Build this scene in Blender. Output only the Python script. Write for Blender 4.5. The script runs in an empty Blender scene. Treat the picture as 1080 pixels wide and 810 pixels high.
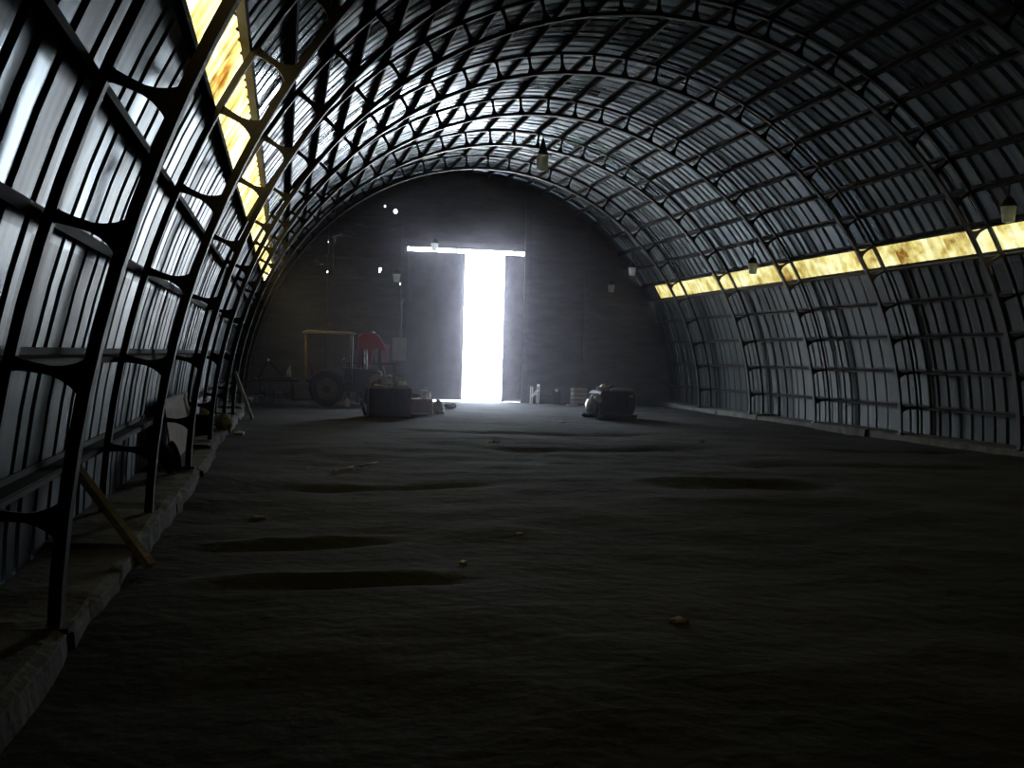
import bpy, bmesh, math, random
from mathutils import Vector, Matrix, noise
from mathutils.geometry import tessellate_polygon
random.seed(7)
S = bpy.context.scene
COL = S.collection
PI = math.pi
R = math.radians

# ------------------------------------------------------------------ dimensions (metres)
RX, RZ, ZC = 7.0, 7.256, -0.06          # half span, rise, springing height of the arch
YB, YE = -3.0, 34.71                    # back end, end wall with the door
YSKY = 33.47                            # end of the yellow roof lights
AL, AH = R(28.33), R(32.76)             # lower and upper edge angle of the yellow roof lights

def P(a, inset=0.0, y=0.0):
    """point of the arch at angle a (from the right springing), inset from the sheeting"""
    return Vector(((RX - inset) * math.cos(a), y, ZC + (RZ - inset) * math.sin(a)))

def N(a):
    """inward unit normal"""
    v = Vector((-math.cos(a) * RZ, 0, -math.sin(a) * RX)); return v.normalized()

# ------------------------------------------------------------------ materials
def mat(name, col, rough=0.7, metal=0.0, noise_scale=None, col2=None, bump=0.0, bump_scale=20, spec=0.5, ramp=(0.35, 0.65), stretch=(1, 1, 1), rough2=None):
    m = bpy.data.materials.new(name); m.use_nodes = True
    nt = m.node_tree; b = nt.nodes['Principled BSDF']
    b.inputs['Base Color'].default_value = (*col, 1); b.inputs['Roughness'].default_value = rough
    b.inputs['Metallic'].default_value = metal; b.inputs['Specular IOR Level'].default_value = spec
    if noise_scale or bump:
        tc = nt.nodes.new('ShaderNodeTexCoord'); mp = nt.nodes.new('ShaderNodeMapping')
        mp.inputs['Scale'].default_value = stretch
        nt.links.new(tc.outputs['Object'], mp.inputs['Vector'])
    if noise_scale:
        n = nt.nodes.new('ShaderNodeTexNoise'); n.inputs['Scale'].default_value = noise_scale; n.inputs['Detail'].default_value = 6
        n.inputs['Roughness'].default_value = 0.65
        nt.links.new(mp.outputs['Vector'], n.inputs['Vector'])
        r = nt.nodes.new('ShaderNodeValToRGB')
        r.color_ramp.elements[0].position, r.color_ramp.elements[1].position = ramp
        r.color_ramp.elements[0].color = (*(col2 or tuple(c * 0.6 for c in col)), 1); r.color_ramp.elements[1].color = (*col, 1)
        nt.links.new(n.outputs['Fac'], r.inputs['Fac']); nt.links.new(r.outputs['Color'], b.inputs['Base Color'])
        if rough2 is not None:
            mr = nt.nodes.new('ShaderNodeMapRange'); mr.inputs['From Min'].default_value = ramp[0]; mr.inputs['From Max'].default_value = ramp[1]
            mr.inputs['To Min'].default_value = rough2; mr.inputs['To Max'].default_value = rough
            nt.links.new(n.outputs['Fac'], mr.inputs['Value']); nt.links.new(mr.outputs['Result'], b.inputs['Roughness'])
    if bump:
        n2 = nt.nodes.new('ShaderNodeTexNoise'); n2.inputs['Scale'].default_value = bump_scale; n2.inputs['Detail'].default_value = 8
        nt.links.new(mp.outputs['Vector'], n2.inputs['Vector'])
        bp = nt.nodes.new('ShaderNodeBump'); bp.inputs['Strength'].default_value = bump; bp.inputs['Distance'].default_value = 0.02
        nt.links.new(n2.outputs['Fac'], bp.inputs['Height']); nt.links.new(bp.outputs['Normal'], b.inputs['Normal'])
    return m

def sheet_material(name, dark, light, r0, r1):
    """weathered galvanised sheeting: every sheet (about 0.73 m wide) has its own tone and dullness"""
    m = bpy.data.materials.new(name); m.use_nodes = True
    nt = m.node_tree; L = nt.links; b = nt.nodes['Principled BSDF']
    tc = nt.nodes.new('ShaderNodeTexCoord'); sp = nt.nodes.new('ShaderNodeSeparateXYZ'); L.new(tc.outputs['Object'], sp.inputs[0])
    def math_(op, a, bv=None):
        n = nt.nodes.new('ShaderNodeMath'); n.operation = op
        if isinstance(a, float): n.inputs[0].default_value = a
        else: L.new(a, n.inputs[0])
        if bv is not None:
            if isinstance(bv, float): n.inputs[1].default_value = bv
            else: L.new(bv, n.inputs[1])
        return n.outputs[0]
    ang = math_('ARCTAN2', sp.outputs['Z'], sp.outputs['X'])
    row = math_('FLOOR', math_('MULTIPLY', ang, 2.1))
    sh = math_('FLOOR', math_('DIVIDE', sp.outputs['Y'], 0.73))
    cmb = nt.nodes.new('ShaderNodeCombineXYZ'); L.new(sh, cmb.inputs[0]); L.new(row, cmb.inputs[1])
    wn = nt.nodes.new('ShaderNodeTexWhiteNoise'); wn.noise_dimensions = '2D'; L.new(cmb.outputs[0], wn.inputs['Vector'])
    # dirt that runs down along the corrugations
    c2 = nt.nodes.new('ShaderNodeCombineXYZ'); L.new(math_('MULTIPLY', sp.outputs['Y'], 9.0), c2.inputs[0]); L.new(math_('MULTIPLY', ang, 5.0), c2.inputs[1])
    nz = nt.nodes.new('ShaderNodeTexNoise'); nz.inputs['Scale'].default_value = 1.0; nz.inputs['Detail'].default_value = 5; L.new(c2.outputs[0], nz.inputs['Vector'])
    fac = math_('ADD', math_('MULTIPLY', wn.outputs['Value'], 0.55), math_('MULTIPLY', nz.outputs['Fac'], 0.6))
    rp = nt.nodes.new('ShaderNodeValToRGB'); L.new(fac, rp.inputs['Fac'])
    e = rp.color_ramp.elements; e[0].position = 0.2; e[0].color = (*dark, 1); e[1].position = 0.85; e[1].color = (*light, 1)
    L.new(rp.outputs['Color'], b.inputs['Base Color'])
    b.inputs['Metallic'].default_value = 1.0
    mr = nt.nodes.new('ShaderNodeMapRange'); mr.inputs['From Min'].default_value = 0.2; mr.inputs['From Max'].default_value = 0.85
    mr.inputs['To Min'].default_value = r0; mr.inputs['To Max'].default_value = r1
    L.new(fac, mr.inputs['Value']); L.new(mr.outputs[0], b.inputs['Roughness'])
    n3 = nt.nodes.new('ShaderNodeTexNoise'); n3.inputs['Scale'].default_value = 3.0; n3.inputs['Detail'].default_value = 3; L.new(tc.outputs['Object'], n3.inputs['Vector'])
    bp = nt.nodes.new('ShaderNodeBump'); bp.inputs['Strength'].default_value = 0.15; bp.inputs['Distance'].default_value = 0.03
    L.new(n3.outputs['Fac'], bp.inputs['Height']); L.new(bp.outputs[0], b.inputs['Normal'])
    return m

def rooflight_material():
    """yellowed glass-fibre sheet with brown grime"""
    m = bpy.data.materials.new('yellow_fibreglass'); m.use_nodes = True
    nt = m.node_tree; L = nt.links
    for n in list(nt.nodes):
        if n.type != 'OUTPUT_MATERIAL': nt.nodes.remove(n)
    out = nt.nodes['Material Output']
    tc = nt.nodes.new('ShaderNodeTexCoord'); mp = nt.nodes.new('ShaderNodeMapping'); mp.inputs['Scale'].default_value = (1.2, 1.0, 1.2); L.new(tc.outputs['Object'], mp.inputs[0])
    n1 = nt.nodes.new('ShaderNodeTexNoise'); n1.inputs['Scale'].default_value = 1.7; n1.inputs['Detail'].default_value = 6; n1.inputs['Roughness'].default_value = 0.6; L.new(mp.outputs[0], n1.inputs['Vector'])
    rp = nt.nodes.new('ShaderNodeValToRGB'); L.new(n1.outputs['Fac'], rp.inputs['Fac'])
    e = rp.color_ramp.elements; e[0].position = 0.33; e[0].color = (0.0135, 0.0055, 0.0007, 1); e[1].position = 0.66; e[1].color = (0.061, 0.053, 0.028, 1)
    k = e.new(0.46); k.color = (0.039, 0.029, 0.008, 1)
    tr = nt.nodes.new('ShaderNodeBsdfTranslucent'); di = nt.nodes.new('ShaderNodeBsdfDiffuse'); mx = nt.nodes.new('ShaderNodeMixShader'); mx.inputs[0].default_value = 0.15
    L.new(rp.outputs[0], tr.inputs[0]); L.new(rp.outputs[0], di.inputs[0])
    L.new(tr.outputs[0], mx.inputs[1]); L.new(di.outputs[0], mx.inputs[2]); L.new(mx.outputs[0], out.inputs[0])
    return m

def endwall_material():
    m = mat('end_wall_boards', (0.15, 0.145, 0.145), 0.75, 0.0, 2.2, (0.085, 0.082, 0.082), 0.3, 9, stretch=(0.6, 1, 2.2))
    return m

def floor_material():
    m = bpy.data.materials.new('packed_earth'); m.use_nodes = True
    nt = m.node_tree; L = nt.links; b = nt.nodes['Principled BSDF']
    tc = nt.nodes.new('ShaderNodeTexCoord')
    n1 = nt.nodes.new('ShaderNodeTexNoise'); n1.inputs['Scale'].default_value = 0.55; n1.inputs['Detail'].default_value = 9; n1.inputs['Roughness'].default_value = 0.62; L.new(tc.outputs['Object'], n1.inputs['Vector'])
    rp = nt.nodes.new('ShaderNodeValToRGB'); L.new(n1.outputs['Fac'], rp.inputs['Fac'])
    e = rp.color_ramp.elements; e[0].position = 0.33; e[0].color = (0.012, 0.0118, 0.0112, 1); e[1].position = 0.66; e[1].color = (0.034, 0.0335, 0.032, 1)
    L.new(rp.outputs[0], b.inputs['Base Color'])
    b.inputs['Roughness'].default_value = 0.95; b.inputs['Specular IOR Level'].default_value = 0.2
    n2 = nt.nodes.new('ShaderNodeTexNoise'); n2.inputs['Scale'].default_value = 7; n2.inputs['Detail'].default_value = 10; L.new(tc.outputs['Object'], n2.inputs['Vector'])
    bp = nt.nodes.new('ShaderNodeBump'); bp.inputs['Strength'].default_value = 0.4; bp.inputs['Distance'].default_value = 0.04
    L.new(n2.outputs['Fac'], bp.inputs['Height']); L.new(bp.outputs[0], b.inputs['Normal'])
    return m

def jar_material():
    m = bpy.data.materials.new('milky_lamp_glass'); m.use_nodes = True; nt = m.node_tree; L = nt.links; b = nt.nodes['Principled BSDF']
    b.inputs['Base Color'].default_value = (0.80, 0.82, 0.76, 1); b.inputs['Roughness'].default_value = 0.18
    tr = nt.nodes.new('ShaderNodeBsdfTranslucent'); tr.inputs[0].default_value = (0.92, 0.95, 0.90, 1)
    mx = nt.nodes.new('ShaderNodeMixShader'); mx.inputs[0].default_value = 0.5
    L.new(b.outputs[0], mx.inputs[1]); L.new(tr.outputs[0], mx.inputs[2]); L.new(mx.outputs[0], nt.nodes['Material Output'].inputs[0])
    return m

M = dict(
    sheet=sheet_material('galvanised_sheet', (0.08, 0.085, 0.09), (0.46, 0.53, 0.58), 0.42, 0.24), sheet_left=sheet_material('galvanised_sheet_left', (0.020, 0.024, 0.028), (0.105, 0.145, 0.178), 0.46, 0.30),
    sheet_right=sheet_material('dark_sheet_right', (0.020, 0.021, 0.022), (0.052, 0.060, 0.062), 0.62, 0.42), rooflight=rooflight_material(), endwall=endwall_material(), floor=floor_material(),  # right wall sheets: darker and rougher than the other sheet tones
    steel=mat('dark_painted_steel', (0.030, 0.028, 0.027), 0.5, 0.2, 6, (0.018, 0.015, 0.013), spec=0.35),
    purlin=mat('dull_purlin_steel', (0.020, 0.018, 0.017), 0.75, 0.0, 4, (0.012, 0.010, 0.009), spec=0.25),
    concrete=mat('old_concrete', (0.17, 0.165, 0.15), 0.9, 0, 3, (0.09, 0.085, 0.078), 0.6, 14),
    door=mat('door_sheet', (0.20, 0.19, 0.19), 0.6, 0.1, 2.5, (0.12, 0.115, 0.115), 0.2, 10),
    ground=mat('sunny_gravel', (0.60, 0.59, 0.57), 0.9, 0, 2, (0.52, 0.51, 0.49)),
    cap=mat('lamp_cap_iron', (0.03, 0.035, 0.03), 0.55, 0.3),
    jar=jar_material(),
    red=mat('faded_red_paint', (0.42, 0.035, 0.045), 0.5, 0.0, 5, (0.28, 0.02, 0.03)),
    darkred=mat('dark_red_paint', (0.20, 0.035, 0.03), 0.55, 0, 5, (0.11, 0.02, 0.02)),
    pink=mat('chalky_pink_paint', (0.42, 0.23, 0.24), 0.7, 0, 5, (0.30, 0.16, 0.16)),
    yellow=mat('ochre_yellow_paint', (0.55, 0.36, 0.06), 0.5, 0, 6, (0.38, 0.22, 0.04)),
    cream=mat('cream_roof_paint', (0.66, 0.60, 0.38), 0.5, 0, 5, (0.5, 0.44, 0.26)),
    rubber=mat('tyre_rubber', (0.022, 0.022, 0.022), 0.85, 0, 12, (0.014, 0.014, 0.014), 0.3, 30),
    rim=mat('grey_rim_paint', (0.12, 0.12, 0.118), 0.5, 0.2, 8, (0.07, 0.068, 0.065)),
    iron=mat('oily_black_iron', (0.035, 0.034, 0.034), 0.42, 0.6, 8, (0.02, 0.018, 0.016)),
    scrap=mat('worn_bare_steel', (0.42, 0.41, 0.40), 0.35, 0.8, 9, (0.2, 0.16, 0.13)),
    alu=mat('cast_aluminium', (0.62, 0.62, 0.61), 0.4, 0.7, 9, (0.42, 0.42, 0.41)),
    wood=mat('grey_old_wood', (0.46, 0.43, 0.38), 0.8, 0, 3, (0.32, 0.29, 0.25), 0.3, 14, stretch=(1, 1, 8)),
    ply=mat('brown_plywood', (0.36, 0.25, 0.15), 0.8, 0, 3, (0.25, 0.17, 0.10)),
    white=mat('white_plastic', (0.80, 0.80, 0.78), 0.4, 0, 6, (0.68, 0.67, 0.64)),
    greyplastic=mat('grey_box_paint', (0.33, 0.33, 0.32), 0.5, 0, 6, (0.24, 0.24, 0.23)),
    sack=mat('dusty_sackcloth', (0.30, 0.27, 0.23), 0.95, 0, 12, (0.2, 0.175, 0.145), 0.6, 60),
    glass=mat('cab_window_dust', (0.10, 0.11, 0.10), 0.3, 0, 5, (0.06, 0.065, 0.06)),
    stone=mat('pale_stone', (0.62, 0.61, 0.58), 0.9, 0, 9, (0.45, 0.44, 0.41), 0.6, 25),
)

# ------------------------------------------------------------------ object helpers
class MB:
    """collects shapes and links them as one mesh object"""
    def __init__(s): s.v = []; s.f = []; s.smooth = []
    def add(s, verts, faces, smooth=False):
        o = len(s.v); s.v += [tuple(v) for v in verts]
        for f in faces: s.f.append(tuple(i + o for i in f)); s.smooth.append(smooth)
        return s
    def box(s, c, size, rot=None, taper=None):
        hx, hy, hz = [d / 2 for d in size]; vs = []
        for z in (-1, 1):
            t = (taper if taper and z > 0 else 1)
            for x, y in ((-1, -1), (1, -1), (1, 1), (-1, 1)): vs.append(Vector((x * hx * t, y * hy * t, z * hz)))
        if rot is not None: vs = [rot @ v for v in vs]
        vs = [v + Vector(c) for v in vs]
        return s.add(vs, [(3, 2, 1, 0), (4, 5, 6, 7), (0, 1, 5, 4), (1, 2, 6, 5), (2, 3, 7, 6), (3, 0, 4, 7)])
    def bar(s, p0, p1, w, h, up=(0, 0, 1)):
        p0, p1 = Vector(p0), Vector(p1); d = (p1 - p0); L = d.length; d.normalize()
        u = Vector(up)
        if abs(d.dot(u)) > 0.98: u = Vector((1, 0, 0))
        x = d.cross(u).normalized(); z = x.cross(d).normalized()
        return s.box((p0 + p1) / 2, (w, L, h), Matrix((x, d, z)).transposed())
    def tube(s, pts, r, n=10, closed=False, caps=True):
        pts = [Vector(p) for p in pts]; rs = r if isinstance(r, (list, tuple)) else [r] * len(pts); rings = []; prev = None
        for i, p in enumerate(pts):
            if closed: d = pts[(i + 1) % len(pts)] - pts[i - 1]
            else: d = pts[min(i + 1, len(pts) - 1)] - pts[max(i - 1, 0)]
            d.normalize()
            if prev is None:
                u = Vector((0, 0, 1)) if abs(d.z) < 0.9 else Vector((1, 0, 0)); x = d.cross(u).normalized()
            else: x = (prev - d * prev.dot(d)).normalized()
            prev = x; y = d.cross(x)
            rings.append([p + (x * math.cos(2 * PI * k / n) + y * math.sin(2 * PI * k / n)) * rs[i] for k in range(n)])
        vs = [v for r_ in rings for v in r_]; fs = []; m = len(rings)
        for i in range(m if closed else m - 1):
            a, b = i * n, ((i + 1) % m) * n
            for k in range(n): fs.append((a + k, a + (k + 1) % n, b + (k + 1) % n, b + k))
        s.add(vs, fs, True)
        if caps and not closed:
            s.add(rings[0], [tuple(range(n))[::-1]]); s.add(rings[-1], [tuple(range(n))])
        return s
    def lathe(s, prof, c=(0, 0, 0), n=20, rot=None, smooth=True):
        """prof: (radius, height) from bottom up, about local Z"""
        vs = []; fs = []
        for r_, z in prof:
            for k in range(n): vs.append(Vector((r_ * math.cos(2 * PI * k / n), r_ * math.sin(2 * PI * k / n), z)))
        for i in range(len(prof) - 1):
            for k in range(n): fs.append((i * n + k, i * n + (k + 1) % n, (i + 1) * n + (k + 1) % n, (i + 1) * n + k))
        if rot is not None: vs = [rot @ v for v in vs]
        vs = [v + Vector(c) for v in vs]
        s.add(vs, fs, smooth)
        m = len(prof)
        s.add(vs[:n], [tuple(range(n))[::-1]]); s.add(vs[(m - 1) * n:], [tuple(range(n))])
        return s
    def prism(s, poly, ext, origin=(0, 0, 0), axes=None):
        """poly in the (a, b) plane of axes, extruded by the vector ext"""
        a, b = axes or (Vector((1, 0, 0)), Vector((0, 0, 1))); o = Vector(origin); e = Vector(ext)
        base = [o + a * p[0] + b * p[1] for p in poly]; n = len(base)
        s.add(base + [v + e for v in base], [(k, (k + 1) % n, n + (k + 1) % n, n + k) for k in range(n)])
        tri = tessellate_polygon([[Vector((p[0], p[1], 0)) for p in poly]])
        s.add(base, [t[::-1] for t in tri]); s.add([v + e for v in base], [tuple(t) for t in tri])
        return s
    def lump(s, c, size, seed=0, amp=0.25, sub=2, flat=None):
        bm = bmesh.new(); bmesh.ops.create_icosphere(bm, subdivisions=sub, radius=1)
        vs = []
        for v in bm.verts:
            k = 1 + amp * noise.noise(v.co * 1.6 + Vector((seed * 3.1, seed, 0)))
            q = Vector((v.co.x * size[0] * k, v.co.y * size[1] * k, v.co.z * size[2] * k))
            if flat is not None and q.z < -flat * size[2]: q.z = -flat * size[2]
            vs.append(q + Vector(c))
        bm.verts.ensure_lookup_table()
        fs = [tuple(v.index for v in f.verts) for f in bm.faces]; bm.free()
        return s.add(vs, fs, True)
    def build(s, name, m, parent=None, loc=None, bevel=0.0, recalc=True):
        me = bpy.data.meshes.new(name); me.from_pydata(s.v, [], s.f)
        me.polygons.foreach_set('use_smooth', s.smooth)
        if recalc:
            bm = bmesh.new(); bm.from_mesh(me); bmesh.ops.remove_doubles(bm, verts=bm.verts, dist=1e-5); bmesh.ops.recalc_face_normals(bm, faces=bm.faces); bm.to_mesh(me); bm.free()
        me.materials.append(m); o = bpy.data.objects.new(name, me); COL.objects.link(o)
        if parent: o.parent = parent
        if loc: o.location = loc
        if bevel:
            bv = o.modifiers.new('edge', 'BEVEL'); bv.width = bevel; bv.segments = 2; bv.limit_method = 'ANGLE'; bv.angle_limit = R(40)
        return o

def tag(o, label, cat, group=None, kind=None):
    o['label'] = label; o['category'] = cat
    if group: o['group'] = group
    if kind: o['kind'] = kind
    return o

def thing(name, label, cat, loc=(0, 0, 0), rz=0.0, group=None, rot=None):
    o = bpy.data.objects.new(name, None); o.empty_display_size = 0.2; COL.objects.link(o)
    o.location = loc; o.rotation_euler = rot or (0, 0, rz)
    return tag(o, label, cat, group)

def struct(o, label=None, cat=None):
    o['kind'] = 'structure'
    if label: o['label'] = label
    if cat: o['category'] = cat
    return o

def dup(root, loc, label, rz=0.0, rot=None):
    r = root.copy(); COL.objects.link(r); r.location = loc; r.rotation_euler = rot or (0, 0, rz); r['label'] = label
    for ch in list(root.children):
        c = ch.copy(); COL.objects.link(c); c.parent = r
        for g in list(ch.children):
            d = g.copy(); COL.objects.link(d); d.parent = c
    return r

# ------------------------------------------------------------------ sheeting of the arch
def corrugation(y0, y1):
    """trapezoidal profile along the hall: list of (y, outward depth)"""
    pts = []; y = y0; rnd = random.Random(3)
    while y < y1 - 0.4:
        w = rnd.choice((0.17, 0.22, 0.28, 0.34)); d = rnd.uniform(0.03, 0.055); e = rnd.uniform(-.007, .007)
        pts += [(y, max(0, e)), (y + w, max(0, -e)), (y + w + 0.035, d), (y + w + 0.085, d)]
        y += w + 0.12
    pts.append((y1, 0.0))
    return pts

def sheeting(a0, a1, y0, y1, n, base=0.0, k_depth=1.0):
    prof = [(q[0], q[1] * k_depth) for q in corrugation(YB, YE) if y0 - 1e-6 <= q[0] <= y1 + 1e-6]
    if prof[0][0] > y0: prof.insert(0, (y0, prof[0][1]))
    if prof[-1][0] < y1: prof.append((y1, prof[-1][1]))
    mb = MB()
    for i in range(len(prof) - 1):
        (ya, da), (yb, db) = prof[i], prof[i + 1]
        if yb - ya < 1e-5: continue
        vs = []
        for k in range(n + 1):
            a = a0 + (a1 - a0) * k / n
            vs += [P(a, -da - base, ya), P(a, -db - base, yb)]
        mb.add(vs, [(2 * k, 2 * k + 1, 2 * k + 3, 2 * k + 2) for k in range(n)], True)
    return mb

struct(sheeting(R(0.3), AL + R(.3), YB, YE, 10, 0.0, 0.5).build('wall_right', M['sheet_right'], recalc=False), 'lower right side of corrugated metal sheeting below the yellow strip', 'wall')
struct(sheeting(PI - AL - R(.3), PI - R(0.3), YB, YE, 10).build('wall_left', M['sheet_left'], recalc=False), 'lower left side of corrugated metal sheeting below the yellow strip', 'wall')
struct(sheeting(AH, PI - AH, YB, YE, 48).build('ceiling', M['sheet'], recalc=False), 'arched ceiling of corrugated galvanised sheets', 'ceiling')
struct(sheeting(AL - R(.3), AH + R(.4), 9.5, YSKY + .2, 4, 0.012).build('window_1', M['rooflight'], recalc=False), 'long strip of yellowed translucent sheets along the right side', 'window')
struct(sheeting(PI - AH - R(.4), PI - AL + R(.3), 3.6, YSKY + .2, 4, 0.012).build('window_2', M['rooflight'], recalc=False), 'long strip of yellowed translucent sheets along the left side', 'window')
for nm, a in (('trim_1', (AL + AH) / 2), ('trim_2', PI - (AL + AH) / 2)):
    h = (AH - AL) / 2 + R(.2)
    mb = MB(); n = 3
    for k in range(n):
        b0 = a - h + 2 * h * k / n; b1 = a - h + 2 * h * (k + 1) / n
        mb.add([P(b0, 0, YSKY), P(b1, 0, YSKY), P(b1, 0, YE), P(b0, 0, YE)], [(0, 1, 2, 3)])
        ys_ = 9.55 if nm == 'trim_1' else 3.65
        mb.add([P(b0, 0, YB), P(b1, 0, YB), P(b1, 0, ys_), P(b0, 0, ys_)], [(0, 1, 2, 3)])  # near length added out of view, shuts off the strip to darken the foreground
    struct(mb.build(nm, M['sheet'], recalc=False), 'plain metal sheet closing the %s yellow strip at the end wall, with an added unseen near length' % ('right' if nm == 'trim_1' else 'left'), 'metal sheet')

# ------------------------------------------------------------------ end walls and floor
def arch_outline(inset=0.0, n=64, zmin=-0.05):
    return [Vector((p.x, p.z, 0)) for p in (P(R(0.3) + (PI - R(0.6)) * k / n, inset) for k in range(n + 1))]

DX0, DX1, DZ = -1.78, 1.95, 4.79
def end_wall():
    pts = arch_outline(-0.03)
    outer = pts + [Vector((-RX, -0.05, 0)), Vector((DX0, -0.05, 0)), Vector((DX0, DZ, 0)), Vector((DX1, DZ, 0)), Vector((DX1, -0.05, 0)), Vector((RX, -0.05, 0))]
    holes = []
    for x, z, r in ((-2.52, 6.01, .02), (-2.19, 5.87, .055), (-4.21, 4.82, .03), (-4.23, 3.91, .024), (-2.62, 4.06, .032), (-2.64, 3.98, .022), (-1.98, 3.62, .022), (1.82, 5.66, .012)):
        c = [Vector((x + r * math.cos(2 * PI * k / 6 + x), z + 1.2 * r * math.sin(2 * PI * k / 6 + x), 0)) for k in range(6)]
        holes.append(c[::-1])
    loops = [outer] + holes; flat = [v for l in loops for v in l]
    tri = tessellate_polygon(loops)
    mb = MB(); mb.add([(v.x, YE, v.y) for v in flat], [tuple(t) for t in tri])
    return mb.build('wall_end', M['endwall'], recalc=False)
struct(end_wall(), 'dark end wall around the tall sliding door', 'wall')
mb = MB(); o_ = arch_outline(-0.03) + [Vector((-RX, -0.05, 0)), Vector((RX, -0.05, 0))]
mb.add([(v.x, YB, v.y) for v in o_], [tuple(t) for t in tessellate_polygon([o_])])
struct(mb.build('wall_back', M['endwall'], recalc=False), 'end wall behind the camera', 'wall')

# horizontal cover boards and posts of the end wall (posts stand a little proud)
def wall_post(nm, x, w, z1, lab, d=0.10):
    struct(MB().box((x, YE - d / 2 - 0.001, z1 / 2), (w, d, z1)).build(nm, M['endwall'], bevel=0.008), lab, 'post')
def top_at(x): return ZC + RZ * math.sqrt(max(0, 1 - (x / RX) ** 2)) - 0.02
wall_post('trim_3', -4.15, 0.16, top_at(-4.2), 'upright post of the end wall far left of the door')
wall_post('trim_4', -1.88, 0.18, top_at(-1.95), 'upright door post left of the opening')
wall_post('trim_5', 2.05, 0.18, top_at(2.12), 'upright door post right of the opening')
wall_post('trim_6', 4.04, 0.16, top_at(4.1), 'upright post of the end wall right of the door')
mb = MB()
z = 0.62
while z < 6.9:
    xm = RX * math.sqrt(max(0, 1 - ((z + .03 - ZC) / RZ) ** 2)) - 0.03
    for x0, x1 in ((-xm, -4.24), (-4.06, -1.98), (DX0 - 0.005 if z > DZ else None, DX1 + .005), (2.15, 3.95), (4.13, xm)):
        if x0 is None or x1 - x0 < 0.1: continue
        mb.box(((x0 + x1) / 2, YE - 0.021, z), (x1 - x0, 0.04, 0.05))
    z += 0.63
struct(mb.build('trim_7', M['endwall']), 'horizontal battens across the end wall', 'batten')

# floor: uneven packed earth
def ridge(x, y, x0, y0, x1, y1, w):
    d = Vector((x1 - x0, y1 - y0)); L = d.length; d.normalize(); q = Vector((x - x0, y - y0)); t = q.dot(d)
    if t < -0.3 or t > L + 0.3: return 0
    e = min(1, max(0, (t + 0.3) / 0.6), max(0, (L + 0.3 - t) / 0.6)); c = q.x * d.y - q.y * d.x
    return e * math.exp(-(c / w) ** 2)
RUTS = [(-5.8, 6.85, -4.5, 6.95, .09, -.06), (-5.9, 8.28, -4.7, 8.6, .10, -.05), (-5.9, 8.45, -4.7, 8.8, .10, .04), (-5.8, 7.05, -4.5, 7.15, .12, .05), (-1.2, 12.3, .9, 12.2, .35, -.06), (-1.2, 12.9, 1.0, 12.9, .3, .04),
        (-5.5, 11.8, -3.2, 12.4, .16, -.05), (1.0, 15.0, 4.5, 14.2, .3, -.05), (-2, 17, 1.5, 17.6, .3, -.06), (-3, 21, 1.5, 20.6, .3, -.05), (3.5, 18, 6, 17.2, .25, -.04)]
def floor_z(x, y):
    z = 0.05 * noise.noise(Vector((x * 0.35, y * 0.35, 1.7))) + 0.022 * noise.noise(Vector((x * 1.3, y * 1.6, 4.2))) + 0.010 * noise.noise(Vector((x * 4, y * 5, 9.0)))
    for x0, y0, x1, y1, w, h in RUTS:
        if abs(y - y0) < 4: z += h * ridge(x, y, x0, y0, x1, y1, w)
    k = min(1, max(0, (34.0 - y) / 1.5)) * min(1, max(0, (6.9 - abs(x)) / 0.6))
    return z * k - 0.02
nx, ny = 110, 300; mb = MB(); vs = []
for j in range(ny + 1):
    y = YB + (YE + 0.0 - YB) * j / ny
    for i in range(nx + 1):
        x = -RX + 2 * RX * i / nx; vs.append((x, y, floor_z(x, y)))
mb.add(vs, [(j * (nx + 1) + i, j * (nx + 1) + i + 1, (j + 1) * (nx + 1) + i + 1, (j + 1) * (nx + 1) + i) for j in range(ny) for i in range(nx)], True)
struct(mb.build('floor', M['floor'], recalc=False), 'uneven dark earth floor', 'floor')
def F(x, y): return floor_z(x, y)

# low concrete footing along both sides, cast in lengths
def footing(side):
    sg = 1 if side == 'right' else -1; rnd = random.Random(5 if sg > 0 else 11); mb = MB()
    y = YB
    while y < YE - 0.3:
        L = min(rnd.uniform(1.6, 3.4), YE - 0.02 - y)
        xin = RX - (0.56 if sg > 0 else 0.62) + rnd.uniform(-.05, .05); h = 0.10 + rnd.uniform(-.03, .04)
        n = max(3, int(L / 0.25)); vs = []
        for k in range(n + 1):
            yy = y + (L - 0.03) * k / n; j = rnd.uniform(-.018, .018); jj = rnd.uniform(-.012, .012)
            vs += [(sg * (xin + j), yy, -0.12), (sg * (xin + 0.02 + j), yy, h - .02 + jj), (sg * (xin + 0.07), yy, h + jj), (sg * (RX - 0.002), yy, h + .01 + jj * .5), (sg * (RX - 0.002), yy, -.12)]
        fs = [(5 * k + q, 5 * k + (q + 1) % 5, 5 * k + 5 + (q + 1) % 5, 5 * k + 5 + q) for k in range(n) for q in range(5)]
        fs += [(4, 3, 2, 1, 0), tuple(5 * n + q for q in range(5))]
        mb.add(vs, fs); y += L
    o = mb.build('baseboard_' + side, M['concrete'], bevel=0.006)
    struct(o, 'low concrete footing along the %s side' % side, 'footing')
footing('right'); footing('left')

# ground outside
mb = MB().add([(-60, YE + 0.02, -0.05), (60, YE + 0.02, -0.05), (60, YE + 120, -0.05), (-60, YE + 120, -0.05)], [(0, 1, 2, 3)])
struct(mb.build('ground', M['ground'], recalc=False), 'bright gravel yard outside the door', 'ground')

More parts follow.
